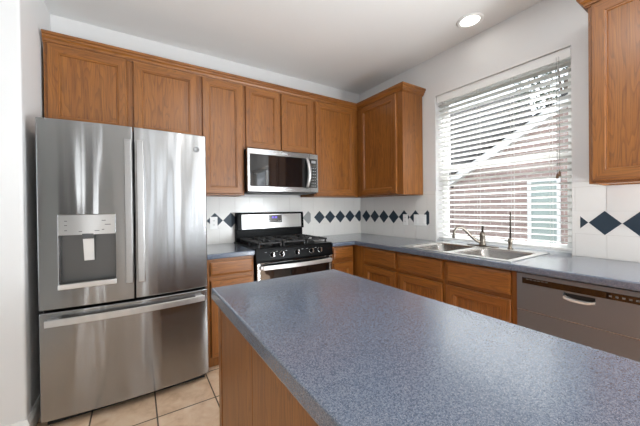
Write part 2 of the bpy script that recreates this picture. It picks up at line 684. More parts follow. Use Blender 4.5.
a, b = ADDED_SIDE_WIN
mb = MB().cells([a, a + .04, .5 * (a + b) - .02, .5 * (a + b) + .02, b - .04, b], [.45, .49, 2.41, 2.45],
                lambda u, v: not (.49 < v < 2.41 and (a + .04 < u < .5 * (a + b) - .02 or .5 * (a + b) + .02 < u < b - .04)), .06, .11, 'x')
struct(mb.build('window_8', WHITE_TRIM), 'invented white framed window behind the viewer on the right')  # unseen window put in for side light and reflection
mb = MB().cells([-5.05, -4.98, -4.23, -4.17, -3.42, -3.35], [.061, .13, 2.13, 2.2],
                lambda u, v: not (.13 < v < 2.13 and (-4.98 < u < -4.23 or -4.17 < u < -3.42)), .06, .11, 'x')
struct(mb.build('added_door_2', WHITE_TRIM), 'invented white framed glazed door behind the viewer on the right, for fill light')  # unseen door put in to hold the main fill lamp
struct(MB().box(-5.28, -4.42, REAR_Y + .001, REAR_Y + .045, .002, 2.3, 0, .004).build('reflection_panel', simple('dark_panel_paint', rgb(58, 58, 60), .5)), 'added dark grey panel behind the viewer, reflected in the refrigerator')  # panel added to darken a band of the refrigerator's reflection

# ------------------------------------------------------------------ cabinets
def face_map(wall):
    """(u along the wall, n out of the wall, z) to room coordinates, and the slot of horizontal grain"""
    if wall == 'back':
        return (lambda u, n, z: (u, -n, z)), 1
    return (lambda u, n, z: (-n, u, z)), 2


def panel_front(wall, u0, u1, z0, z1, n0, t=.02, st=.055, name='door', parent=None, flat=False):
    """framed door with a recessed centre panel, or a plain slab drawer front with eased edges"""
    P, hs = face_map(wall)
    mb = MB()
    ch = .004
    n1 = n0 + t
    rect = lambda d, n: [P(u0 + d, n, z0 + d), P(u1 - d, n, z0 + d), P(u1 - d, n, z1 - d), P(u0 + d, n, z1 - d)]

    def ring(a, b, mats):
        for i in range(4):
            j = (i + 1) % 4
            mb.quad([a[i], a[j], b[j], b[i]], mats[i])
    fm = [hs, 0, hs, 0]
    back = rect(0, n0)
    e0 = rect(0, n1 - ch)
    if flat:
        e1 = rect(.006, n1 - .002)
        e2 = rect(.014, n1)
        mb.quad(back, hs)
        ring(back, e0, [hs] * 4)
        ring(e0, e1, [hs] * 4)
        ring(e1, e2, [hs] * 4)
        mb.quad(e2, hs)
    else:
        e1 = rect(ch, n1)
        i0 = rect(st, n1)
        i1 = rect(st + .004, n1 - .004)
        i2 = rect(st + .010, n1 - .0045)
        i3 = rect(st + .013, n1 - .012)
        mb.quad(back, 0)
        for a, b in ((back, e0), (e0, e1), (e1, i0), (i0, i1), (i1, i2), (i2, i3)):
            ring(a, b, fm)
        mb.quad(i3, 0)
    bmesh.ops.remove_doubles(mb.bm, verts=mb.bm.verts[:], dist=1e-5)
    return mb.build(name, OAKS, parent)


def cabinet(name, wall, u0, u1, z0, z1, depth, fronts, label, cat='cabinet', toe=0.0, gap=.008):
    """carcass with its face frame, plus one child for every door and drawer front"""
    P, hs = face_map(wall)
    um = .5 * (u0 + u1)
    t = thing(name, label, cat, P(um, .5 * depth, z0))
    mb = MB()

    def bx(ua, ub, na, nb, za, zb, mat):
        a, b = P(ua, na, za), P(ub, nb, zb)
        mb.box(a[0], b[0], a[1], b[1], a[2], b[2], mat)
    zb = z0 + toe
    bx(u0, u0 + .018, gap, depth - .02, zb, z1, 0)
    bx(u1 - .018, u1, gap, depth - .02, zb, z1, 0)
    bx(u0 + .017, u1 - .017, gap, gap + .012, zb, z1, 0)
    bx(u0 + .017, u1 - .017, gap + .011, depth - .02, zb + (0 if toe else .006), zb + .018, hs)
    if not toe:
        bx(u0 + .017, u1 - .017, gap + .011, depth - .02, z1 - .018, z1, hs)
    if toe:
        bx(u0, u1, gap, depth - .085, z0, zb + .001, 0)
    # face frame: end stiles and rails standing proud of the carcass
    fu = [u for f in fronts for u in (f[1], f[2])]
    lo, hi = min(fu), max(fu)
    bx(u0, lo + .012, depth - .021, depth, zb, z1, 0)
    bx(hi - .012, u1, depth - .021, depth, zb, z1, 0)
    fz = [z for f in fronts for z in (f[3], f[4])]
    bx(lo + .011, hi - .011, depth - .021, depth - .0003, zb, min(fz) + .012, hs)
    bx(lo + .011, hi - .011, depth - .021, depth - .0003, max(fz) - .012, z1, hs)
    cuts = sorted(set((f[1], f[2]) for f in fronts))
    for (a, b), (c, d) in zip(cuts, cuts[1:]):
        if c - b > .001:
            bx(b - .012, c + .012, depth - .021, depth - .0006, zb, z1, 0)
    zc = sorted(set((f[3], f[4]) for f in fronts))
    for (a, b), (c, d) in zip(zc, zc[1:]):
        if c - b > .001:
            bx(lo + .011, hi - .011, depth - .021, depth - .0009, b - .012, c + .012, hs)
    mb.build('cabinet_body', OAKS, t)
    for kind, a, b, c, d in fronts:
        panel_front(wall, a, b, c, d, depth, name=kind, parent=t, flat=(kind == 'drawer_front'))
    return t


UB, UT, UD = 1.377, 2.3862, .305          # upper cabinets: bottom, top, frame depth (doors stand 20 mm proud)
cabinet('upper_cabinet', 'back', -3.024, -2.046, 1.82, UT, UD,
        [('door', -3.005, -2.557, 1.835, 2.385), ('door', -2.519, -2.066, 1.835, 2.385)],
        'wide oak wall cabinet with two doors above the refrigerator')
cabinet('upper_cabinet', 'back', -2.045, -1.666, UB, UT, UD, [('door', -2.025, -1.680, 1.391, 2.385)],
        'tall narrow oak wall cabinet between refrigerator and microwave')
cabinet('upper_cabinet', 'back', -1.665, -.913, 1.807, UT, UD,
        [('door', -1.649, -1.304, 1.822, 2.385), ('door', -1.288, -.931, 1.822, 2.385)],
        'short oak wall cabinet with two doors above the microwave')
cabinet('upper_cabinet', 'back', -.912, -.003, UB, UT, UD, [('door', -.892, -.365, 1.391, 2.385)],
        'tall oak wall cabinet right of the microwave, running into the corner')
cabinet('upper_cabinet', 'right', -.985, -.307, UB, UT, UD, [('door', -.915, -.373, 1.391, 2.385)],
        'tall oak wall cabinet on the window wall, left of the blind')
cabinet('upper_cabinet', 'right', -3.15, -2.348, UB, UT, UD,
        [('door', -3.135, -2.76, 1.391, 2.385), ('door', -2.74, -2.364, 1.391, 2.385)],
        'oak wall cabinet right of the window, above the dishwasher')

CROWN = [(-.018, 2.3866), (.006, 2.3866), (.008, 2.395), (.015, 2.396), (.016, 2.404), (.020, 2.412), (.028, 2.420), (.030, 2.421), (.032, 2.433), (.040, 2.436), (.041, 2.454), (-.018, 2.454)]
mb = MB().sweep([(-3.026, -UD - .0008), (-UD - .0008, -UD - .0008), (-UD - .0008, -.986), (-.003, -.986)], CROWN, [1, 2, 1])
tag(mb.build('crown_moulding', OAKS), 'long L-shaped oak crown moulding along the tops of the wall cabinets', 'moulding')
mb = MB().sweep([(-.003, -2.347), (-UD - .0008, -2.347), (-UD - .0008, -3.15)], CROWN, [1, 2])
tag(mb.build('crown_moulding', OAKS), 'oak crown moulding on the cabinet right of the window', 'moulding')

# base cabinets
BD = .61
CT = .914
CB = CT - .04
cabinet('base_cabinet', 'back', -2.065, -1.694, 0, CB, BD,
        [('drawer_front', -2.04, -1.706, .742, .848), ('door', -2.04, -1.706, .12, .704)],
        'narrow oak base cabinet between refrigerator and range', toe=.1)
cabinet('base_cabinet', 'back', -.912, -.636, 0, CB, BD,
        [('drawer_front', -.888, -.655, .748, .858), ('door', -.888, -.655, .12, .706)],
        'narrow oak base cabinet right of the range', toe=.1)
cabinet('base_cabinet', 'right', -1.187, -.003, 0, CB, BD,
        [('drawer_front', -1.169, -.763, .722, .858), ('door', -1.169, -.763, .12, .692)],
        'oak base cabinet in the corner, left of the sink cabinet', toe=.1)
cabinet('base_cabinet', 'right', -2.106, -1.188, 0, CB, BD,
        [('drawer_front', -1.620, -1.205, .722, .858), ('door', -1.620, -1.205, .12, .692),
         ('drawer_front', -2.076, -1.655, .722, .858), ('door', -2.076, -1.655, .12, .692)],
        'double oak sink cabinet under the window', toe=.1)
cabinet('base_cabinet', 'right', -3.15, -2.728, 0, CB, BD,
        [('drawer_front', -3.13, -2.75, .722, .858), ('door', -3.13, -2.75, .12, .692)],
        'oak base cabinet right of the dishwasher', toe=.1)

# ------------------------------------------------------------------ countertops
CD = .648
SX0, SX1, SY0, SY1 = -.575, -.045, -2.045, -1.215      # cut-out for the sink
mb = MB().box(-2.068, -1.694, -CD, -.008, CB, CT)
tag(mb.build('countertop', LAM, bevel=.008, seg=3), 'short blue-grey laminate countertop between refrigerator and range', 'countertop')
mb = MB()
xs = [-.914, -CD, SX0, SX1, -.008, .098]
ys = [-3.15, WY0 + .002, SY0, SY1, WY1 - .002, -CD, -.008]


def keep(u, v):
    if u > -.008:
        return WY0 < v < WY1
    if u < -CD:
        return v > -CD
    return not (SX0 < u < SX1 and SY0 < v < SY1)


mb.cells(xs, ys, keep, CB, CT, 'z')
tag(mb.build('countertop', LAM, bevel=.008, seg=3), 'long L-shaped blue-grey laminate countertop holding the sink', 'countertop')

# ------------------------------------------------------------------ island
IX0, IX1, IY0, IY1 = -2.239, -1.575, -3.62, -1.594
t = thing('kitchen_island', 'oak kitchen island base with board-panelled side, in the foreground', 'island', (-1.9, -2.6, 0))
bx0, bx1, by0, by1 = -2.216, -1.60, -3.59, -1.62
mb = MB()
mb.box(bx0 + .006, bx1 - .02, by0, by1 - .006, .09, CT - .051, 0)
mb.box(bx0 + .006, bx1 - .08, by0 + .02, by1 - .02, 0.001, .091, 0)
mb.build('cabinet_body', OAKS, t)
seams = [by1 - .0, -1.665, -2.046, -2.43, -2.81, -3.19, by0]
for a, b in zip(seams, seams[1:]):
    mb = MB().box(bx0 + (.0 if a > by1 - .01 else .0025), bx0 + .012, b + .0008, a - .0008, .002, CT - .051, 0, .0015)
    mb.build('side_board', OAKS, t)
MB().box(bx0 + .012, bx1 - .02, by1 - .006, by1, .002, CT - .051, 0).build('end_panel', OAKS, t)
for k, (a, b) in enumerate(((-2.27, -1.645), (-2.92, -2.29), (-3.57, -2.94))):
    for z0, z1, nm in ((.12, .69, 'door'), (.72, .855, 'drawer_front')):
        mb = MB().box(bx1 - .02, bx1, a, b, z0, z1, 0 if nm == 'door' else 2, .003)
        mb.build(nm, OAKS, t)
mb = MB().box(IX0, IX1, IY0, IY1, CT - .05, CT)
tag(mb.build('island_countertop', LAM, bevel=.007, seg=3), 'large speckled blue-grey laminate island top in the foreground', 'countertop')

# ------------------------------------------------------------------ tiled backsplashes
TZ = [(CT + .001, 1.0635), (1.2175, 1.374)]
ROW = (1.065, 1.216)
HD = .0765
ZC = 1.1405


def clip_diamond(c, lo, hi):
    pts = [(c - HD, ZC), (c, ZC + HD), (c + HD, ZC), (c, ZC - HD)]
    for lim, sgn in ((lo, 1), (hi, -1)):
        out = []
        for i in range(len(pts)):
            a, b = pts[i], pts[(i + 1) % len(pts)]
            ia, ib = sgn * (a[0] - lim) >= 0, sgn * (b[0] - lim) >= 0
            if ia:
                out.append(a)
            if ia != ib:
                s = (lim - a[0]) / (b[0] - a[0])
                out.append((lim, a[1] + s * (b[1] - a[1])))
        pts = out
    return pts


def backsplash(wall, u0, u1, z1, first, diamonds, label, field=None):
    P, hs = face_map(wall)
    mb = MB()

    def bx(a, b, na, nb, za, zb, mat, bev=0):
        p, q = P(a, na, za), P(b, nb, zb)
        mb.box(p[0], q[0], p[1], q[1], p[2], q[2], mat, bev)
    bx(u0, u1, .0005, .0045, CT + .0005, z1, 1)
    us = [first + k * .1545 for k in range(-40, 40)]
    us = [u0] + [u for u in us if u0 + .012 < u < u1 - .012] + [u1]
    for a, b in zip(us, us[1:]):
        for za, zb in TZ:
            bx(a + .0012, b - .0012, .004, .0065, za, min(zb, z1), 0)
    if z1 > 1.385:
        bx(u0, u1, .004, .0065, 1.377, z1 - .001, 0)
    bx(u0 + .0005, u1 - .0005, .004, .0065, ROW[0], ROW[1], 0)
    for c, lo, hi, mat in diamonds:
        pts = clip_diamond(c, lo, hi)
        d = Vector(P(0, .0009, 0)) - Vector(P(0, 0, 0))
        mb.prism([P(u, .0064, z) for u, z in pts], d, mat)
    return tag(mb.build('tile_backsplash', [TILE_W, GROUT, TILE_D, TILE_G]), label, 'backsplash')


BIG = 9
backsplash('back', -2.068, -.008, 1.374, -1.823,
           [(-.035, -BIG, -.009, 2), (-.19, -BIG, BIG, 2), (-.345, -BIG, BIG, 2), (-.5, -BIG, BIG, 2), (-.655, -BIG, BIG, 2),
            (-.81, -BIG, -.778, 3), (-1.711, -BIG, BIG, 2), (-1.866, -BIG, BIG, 2)],
           'white tiles with blue diamonds on the wall behind the range')
backsplash('right', -1.129, -.001, 1.41, -.113,
           [(-.113, -BIG, BIG, 2), (-.268, -BIG, BIG, 2), (-.423, -BIG, BIG, 2), (-.578, -BIG, BIG, 2), (-.733, -BIG, BIG, 2),
            (-.886, -BIG, BIG, 2), (-1.035, -1.056, BIG, 2)],
           'white tiles with blue diamonds between the corner and the window')
backsplash('right', -3.15, -2.183, 1.41, -2.2,
           [(-2.19, -BIG, -2.226, 2), (-2.345, -BIG, BIG, 2), (-2.5, -BIG, BIG, 2), (-2.655, -BIG, BIG, 2), (-2.81, -BIG, BIG, 2), (-2.965, -BIG, BIG, 2)],
           'white tiles with large blue diamonds right of the window, above the dishwasher')


def wall_plate(name, wall, u0, u1, z0, z1, kinds, label, cat):
    P, hs = face_map(wall)
    t = thing(name, label, cat, P(.5 * (u0 + u1), .0075, z0))

    def bx(mb, a, b, na, nb, za, zb, mat=0, bev=.001):
        p, q = P(a, na, za), P(b, nb, zb)
        mb.box(p[0], q[0], p[1], q[1], p[2], q[2], mat, bev)
    mb = MB()
    bx(mb, u0, u1, .0074, .0135, z0, z1, 0, .002)
    mb.build('cover_plate', WHITE_PLASTIC, t)
    n = len(kinds)
    zc = .5 * (z0 + z1)
    for i, k in enumerate(kinds):
        uc = u0 + (u1 - u0) * (i + .5) / n
        if k == 'outlet':
            for dz in (.02, -.02):
                mb = MB()
                bx(mb, uc - .015, uc + .015, .0135, .0155, zc + dz - .014, zc + dz + .014, 0, .0015)
                for du in (-.006, .006):
                    bx(mb, uc + du - .0012, uc + du + .0012, .0152, .0158, zc + dz - .004, zc + dz + .007, 1, 0)
                mb.build('receptacle', [WHITE_PLASTIC, GREY_DARK], t)
        else:
            mb = MB()
            bx(mb, uc - .016, uc + .016, .0135, .0165, zc - .033, zc + .033, 0, .0015)
            mb.build('rocker', WHITE_PLASTIC, t)
    return t


wall_plate('power_outlet', 'back', -1.912, -1.842, 1.06, 1.178, ['outlet'], 'white outlet on the tiles beside the refrigerator', 'outlet')
wall_plate('power_outlet', 'right', -.785, -.722, 1.055, 1.172, ['outlet'], 'single white outlet plate on the tiles left of the window', 'outlet')
wall_plate('light_switch', 'right', -1.022, -.868, 1.055, 1.172, ['switch', 'switch'], 'wide double white switch plate on the tiles beside the window', 'switch')

# ------------------------------------------------------------------ refrigerator
FX0, FX1 = -2.984, -2.077
FXC, FHW = .5 * (FX0 + FX1), .5 * (FX1 - FX0)


def fy(x, base=-.705, bulge=.03):
    return base - bulge * (1 - ((x - FXC) / FHW) ** 2)


fr = thing('refrigerator', 'stainless French-door refrigerator with water dispenser, left of the range', 'refrigerator', (FXC, -.38, 0))
MB().box(FX0 + .004, FX1 - .004, -.635, -.05, .03, 1.765, 0, .004).build('cabinet_body', GREY_SIDE, fr)


def curved_door(name, x0, x1, z0, z1, holes=(), n=18, yb=-.642, parent=fr):
    xs = sorted(set([round(x0 + (x1 - x0) * i / n, 5) for i in range(n + 1)] + [h for q in holes for h in q[:2]]))
    zs = sorted(set([z0, z1] + [h for q in holes for h in q[2:]]))
    mb = MB()
    mb.cells(xs, zs, lambda u, v: not any(a < u < b and c < v < d for a, b, c, d in holes), 0, 1, 'y')
    for v in mb.bm.verts:
        v.co.y = fy(v.co.x) if v.co.y < .5 else yb
    for f in mb.bm.faces:
        f.smooth = abs(f.normal.y) > .8
    return mb.build(name, STEEL, parent, bevel=.006, seg=3, angle=50)


DX0, DX1, DZ0, DZ1 = -2.892, -2.624, .815, 1.232
ld = curved_door('door', FX0, -2.5265, .692, 1.787, [(DX0, DX1, DZ0, DZ1)])
rd = curved_door('door', -2.5205, FX1, .692, 1.787)
fd = curved_door('freezer_drawer', FX0, FX1, .058, .676)
MB().box(FX0 + .01, FX1 - .01, -.64, -.634, .05, 1.78).build('gasket', DARK_GAP, fr)
MB().box(FX0 + .02, FX1 - .02, -.66, -.60, .012, .056, 0, .003).build('kick_grille', DARK_GAP, fr)
for x in (FX0 + .06, FX1 - .06):
    MB().lathe([(.02, 0), (.02, .012), (.012, .014), (.012, .05)], (x, -.60, 0), seg=12).build('foot', BLACK_MATTE, fr)
    MB().box(x - .04, x + .04, -.66, -.56, 1.766, 1.79, 0, .004).build('hinge_cover', GREY_DARK, fr)

# dispenser: control panel, cavity, paddle, tray
dsp = MB()
yd = fy(-2.76)
dsp.box(DX0, DX1, -.655, -.652, DZ0, 1.12, 0)
dsp.box(DX0, DX0 + .003, -.70, -.652, DZ0, 1.12, 0)
dsp.box(DX1 - .003, DX1, -.70, -.652, DZ0, 1.12, 0)
dsp.box(DX0, DX1, -.70, -.652, 1.117, 1.122, 0)
dsp.box(DX0, DX1, -.70, -.652, DZ0, DZ0 + .004, 0)
dispenser = dsp.build('dispenser', stainless('dispenser_lining', rgb(104, 103, 102), .38, 0, .3), fr)
mb = MB()
for i in range(8):
    xa = DX0 + (DX1 - DX0) * i / 8
    xb = DX0 + (DX1 - DX0) * (i + 1) / 8
    mb.quad([(xa, fy(xa) - .004, 1.115), (xb, fy(xb) - .004, 1.115), (xb, fy(xb) - .004, DZ1), (xa, fy(xa) - .004, DZ1)])
    mb.quad([(xa, fy(xa) - .004, 1.115), (xb, fy(xb) - .004, 1.115), (xb, -.66, 1.115), (xa, -.66, 1.115)])
    mb.quad([(xa, fy(xa) - .004, DZ1), (xb, fy(xb) - .004, DZ1), (xb, -.66, DZ1), (xa, -.66, DZ1)])
for xa in (DX0, DX1):
    mb.quad([(xa, fy(xa) - .004, 1.115), (xa, fy(xa) - .004, DZ1), (xa, -.66, DZ1), (xa, -.66, 1.115)])
bmesh.ops.remove_doubles(mb.bm, verts=mb.bm.verts[:], dist=1e-5)
for x, z, w in ((-2.865, 1.195, .03), (-2.865, 1.170, .022), (-2.865, 1.140, .012), (-2.69, 1.195, .02), (-2.675, 1.170, .03), (-2.69, 1.14, .012), (-2.80, 1.132, .025), (-2.725, 1.134, .025)):
    mb.box(x, x + w, fy(x) - .0052, fy(x) - .0038, z, z + .004, 1)
mb.build('control_panel', [stainless('panel_silver', rgb(222, 222, 222), .3), ICON], dispenser)
mb = MB()
mb.box(DX0 + .006, DX1 - .006, yd + .012, -.656, DZ0 + .002, DZ0 + .012, 0, .002)
mb.box(DX0 - .004, DX1 + .004, yd - .012, yd + .014, DZ0 - .012, DZ0 + .018, 1, .004)
mb.build('drip_tray', [GREY_DARK, stainless('tray_lip', rgb(225, 225, 225), .3)], dispenser)
mb = MB()
px = -2.757
mb.box(px - .028, px + .028, -.735, -.66, 1.09, 1.121, 0, .004)
mb.prism([(px - .026, -.715, 1.092), (px + .026, -.715, 1.092), (px + .024, -.685, .955), (px - .024, -.685, .955)], (0, .012, .0), 1)
mb.build('paddle', [GREY_DARK, simple('paddle_silver', rgb(225, 225, 224), .3, .3)], dispenser)


def bar_handle(parent, x, z0, z1, w=.042):
    y0 = fy(x)
    mb = MB()
    mb.box(x - w / 2, x + w / 2, y0 - .046, y0 - .030, z0, z1, 0, .005, 3)
    for zc in (z0 + .05, z1 - .05):
        mb.box(x - w / 2 + .006, x + w / 2 - .006, y0 - .034, y0 + .003, zc - .03, zc + .03, 0, .003)
    mb.build('handle', STEEL_FLAT, parent)


bar_handle(ld, -2.552, .80, 1.70)
bar_handle(rd, -2.488, .80, 1.70)
mb = MB()
hx0, hx1 = -2.952, -2.108
n = 14
xs = [hx0 + (hx1 - hx0) * i / n for i in range(n + 1)]
for a, b in zip(xs, xs[1:]):
    ya, yb = fy(a), fy(b)
    for (o0, o1, za, zb) in ((.050, .034, .607, .645),):
        mb.quad([(a, ya - o0, za), (b, yb - o0, za), (b, yb - o0, zb), (a, ya - o0, zb)])
        mb.quad([(a, ya - o1, za), (b, yb - o1, za), (b, yb - o1, zb), (a, ya - o1, zb)])
        mb.quad([(a, ya - o0, za), (b, yb - o0, za), (b, yb - o1, za), (a, ya - o1, za)])
        mb.quad([(a, ya - o0, zb), (b, yb - o0, zb), (b, yb - o1, zb), (a, ya - o1, zb)])
for a in (hx0, hx1):
    ya = fy(a)
    mb.quad([(a, ya - .050, .607), (a, ya - .050, .645), (a, ya - .034, .645), (a, ya - .034, .607)])
for xc in (hx0 + .03, hx1 - .03):
    mb.box(xc - .026, xc + .026, fy(xc) - .036, fy(xc) + .004, .612, .640, 0, .003)
bmesh.ops.remove_doubles(mb.bm, verts=mb.bm.verts[:], dist=1e-5)
mb.build('handle', HANDLE, fd, bevel=.003)
bx_, bz_ = -2.145, 1.683
yb_ = fy(bx_)
mb = MB().lathe([(.0, -.001), (.021, -.001), (.021, .003), (.019, .0042), (.0165, .0042), (.0160, .003), (0, .003)], (bx_, yb_, bz_), (0, -1, 0), 28)
for k, ph in enumerate((0.3, 2.2, 4.0)):
    pth = [(bx_ + .0045 * math.cos(ph) + .006 * math.cos(a), yb_ - .0035, bz_ + .0045 * math.sin(ph) + .006 * math.sin(a)) for a in [q * .5 for q in range(10)]]
    mb.tube(pth, .0011, 6, 1)
mb.build('badge', [GREY_MID, GREY_LIGHT], rd)

# ------------------------------------------------------------------ microwave
mw = thing('microwave', 'stainless over-the-range microwave with black glass door', 'microwave', (-1.30, -.2, 1.40))
MX0, MX1, MZ0, MZ1, MY = -1.664, -.914, 1.401, 1.803, -.396
MB().box(MX0 + .003, MX1 - .003, MY + .035, -.009, MZ0 + .012, MZ1, 0, .003).build('cabinet_body', BLACK_MATTE, mw)
mb = MB().box(MX0 + .01, MX1 - .01, MY + .02, -.02, MZ0, MZ0 + .013, 0, .002)
for k in range(2):
    mb.box(MX0 + .08 + k * .40, MX0 + .28 + k * .40, MY + .08, -.06, MZ0 - .003, MZ0 + .001, 1)
mb.build('vent_grille', [BLACK_MATTE, GREY_DARK], mw)
wx0, wx1, wz0, wz1 = -1.640, -1.0165, 1.460, 1.754
mb = MB().cells([MX0, wx0, wx1, -1.012], [MZ0 + .012, wz0, wz1, MZ1], lambda u, v: not (wx0 < u < wx1 and wz0 < v < wz1), MY, MY + .036, 'y')
dr = mb.build('door', STEEL_FLAT, mw, bevel=.004)
MB().box(wx0 - .003, wx1 + .003, MY + .003, MY + .02, wz0 - .003, wz1 + .003).build('door_window', BLACK_GLASS, dr)
mb = MB().cells([-1.010, -1.004, -.936, MX1], [MZ0 + .012, wz0, wz1, MZ1], lambda u, v: True, MY, MY + .036, 'y')
pn = mb.build('control_panel', STEEL_FLAT, mw, bevel=.004)
mb = MB().box(-1.0095, -.928, MY - .002, MY + .004, wz0, wz1, 0, .001)
for r in range(7):
    for c in range(3):
        mb.box(-.995 + c * .02, -.985 + c * .02, MY - .0026, MY - .0018, wz0 + .015 + r * .03, wz0 + .021 + r * .03, 1)
mb.box(-.996, -.944, MY - .0028, MY - .0018, wz1 - .045, wz1 - .018, 2)
mb.build('keypad', [BLACK_GLASS, WHITE_MARK, GREY_MID], pn)
hp = []
for i in range(13):
    s = i / 12
    hp.append((-1.052 + .012 * math.sin(PI * s), MY - .010 - .032 * math.sin(PI * s), wz0 - .002 + s * (wz1 - wz0 + .004)))
mb = MB().tube(hp, [.013 + .006 * math.sin(PI * i / 12) for i in range(13)], 12)
mb.build('handle', HANDLE, dr)
MB().box(-1.325, -1.265, MY - .001, MY + .002, 1.772, 1.782).build('badge', GREY_LIGHT, dr)

# ------------------------------------------------------------------ gas range
rg = thing('gas_range', 'black and stainless gas range between the countertops', 'range', (-1.303, -.34, 0))
GX0, GX1 = -1.684, -.922
MB().box(GX0, GX1, -.62, -.012, .05, .90, 0, .003).build('range_body', BLACK_GLOSS, rg)
for x in (GX0 + .05, GX1 - .05):
    for y in (-.57, -.06):
        MB().lathe([(.018, 0), (.018, .01), (.01, .012), (.01, .055)], (x, y, 0), seg=12).build('foot', BLACK_MATTE, rg)
mb = MB()
mb.cells([GX0 - .004, GX0 + .03, GX1 - .03, GX1 + .004], [-.640, -.62, -.075, -.012], lambda u, v: True, .896, .922, 'z')
ck = mb.build('cooktop', BLACK_GLOSS, rg, bevel=.005, seg=3)
# control panel, sloping slightly back
mb = MB().prism([(GX0 - .003, -.655, .807), (GX0 - .003, -.655, .822), (GX0 - .003, -.640, .905), (GX0 - .003, -.62, .905), (GX0 - .003, -.62, .807)], (GX1 - GX0 + .006, 0, 0))
mbp = mb
kn = Vector((0, -.98, .185)).normalized()
for x in (-1.54, -1.45, -1.303, -1.155, -1.065):
    o = Vector((x, -.647, .864))
    mb = MB().lathe([(.024, -.002), (.024, .004), (.020, .006), (.019, .020), (.016, .024), (0, .024)], o, kn, 20, 0)
    mb.lathe([(.0255, -.002), (.0255, .0025), (.0235, .0035), (.0235, -.002)], o, kn, 20, 1)
    a = o + kn * .027
    mb.box(x - .007, x + .007, a.y - .006, a.y + .006, a.z - .019, a.z + .019, 2, .002)
    mb.build('knob', [BLACK_GLOSS, STEEL_FLAT, STEEL_FLAT], rg)
for x in (-1.60, -1.50, -1.41, -1.25, -1.20, -1.11):
    mbp.box(x - .008, x + .008, -.6452, -.6402, .886, .8885, 1)
mbp.build('control_panel', [BLACK_GLOSS, WHITE_MARK], rg)
# oven door
mb = MB()
oz0, oz1 = .20, .802
mb.cells([GX0 + .004, GX0 + .035, GX1 - .035, GX1 - .004], [oz0, .31, oz1], lambda u, v: not (GX0 + .035 < u < GX1 - .035 and .31 < v), -.652, -.622, 'y')
od = mb.build('oven_door', STEEL_FLAT, rg, bevel=.004)
MB().box(GX0 + .034, GX1 - .034, -.650, -.63, .306, oz1, 0, .002).build('oven_window', BLACK_GLASS, od)
pts = []
for i in range(15):
    s = i / 14
    pts.append((GX0 + .042 + s * (GX1 - GX0 - .084), -.695 - .022 * math.sin(PI * s), .764 - .0 * s))
mb = MB()
for p, q in zip(pts, pts[1:]):
    for za, zb in ((.748, .782),):
        y0, y1 = p[1], q[1]
        t_ = .016
        mb.quad([(p[0], y0, za), (q[0], y1, za), (q[0], y1, zb), (p[0], y0, zb)])
        mb.quad([(p[0], y0 + t_, za), (q[0], y1 + t_, za), (q[0], y1 + t_, zb), (p[0], y0 + t_, zb)])
        mb.quad([(p[0], y0, za), (q[0], y1, za), (q[0], y1 + t_, za), (p[0], y0 + t_, za)])
        mb.quad([(p[0], y0, zb), (q[0], y1, zb), (q[0], y1 + t_, zb), (p[0], y0 + t_, zb)])
for p in (pts[0], pts[-1]):
    mb.quad([(p[0], p[1], .748), (p[0], p[1], .782), (p[0], p[1] + .016, .782), (p[0], p[1] + .016, .748)])
    mb.box(p[0] - .016, p[0] + .016, -.684, -.649, .752, .778, 0, .003)
bmesh.ops.remove_doubles(mb.bm, verts=mb.bm.verts[:], dist=1e-5)
mb.build('handle', HANDLE, od, bevel=.004)
MB().box(GX0 + .004, GX1 - .004, -.647, -.622, .06, .192, 0, .004).build('drawer', STEEL_FLAT, rg)
# backguard
mb = MB()
mb.box(GX0 + .008, GX1 - .004, -.07, -.012, .915, 1.05, 0, .004)
mb.prism([(GX0 + .012, -.105, 1.040), (GX0 + .012, -.096, 1.200), (GX0 + .012, -.085, 1.213), (GX0 + .012, -.012, 1.213), (GX0 + .012, -.012, 1.035), (GX0 + .012, -.09, 1.035)], (GX1 - GX0 - .018, 0, 0), 0)
bg = mb.build('backguard', BLACK_GLOSS, rg, bevel=.006, seg=3)
mb = MB().prism([(GX0 + .055, -.1065, 1.050), (GX0 + .055, -.0985, 1.194), (GX0 + .055, -.09, 1.194), (GX0 + .055, -.095, 1.050)], (GX1 - GX0 - .095, 0, 0))
mb.build('fascia', stainless('range_fascia', rgb(186, 184, 182), .3), bg)
mb = MB().prism([(-1.385, -.1050, 1.107), (-1.385, -.1015, 1.184), (-1.385, -.09, 1.184), (-1.385, -.095, 1.107)], (.19, 0, 0))
for x in (-1.307, -1.293, -1.275, -1.261):
    mb.box(x, x + .009, -.1055, -.1035, 1.150, 1.170, 1)
for x in (-1.365, -1.34, -1.235, -1.215):
    mb.box(x, x + .010, -.1060, -.1040, 1.118, 1.124, 2)
mb.build('display', [BLACK_GLASS, DISPLAY, WHITE_MARK], bg)
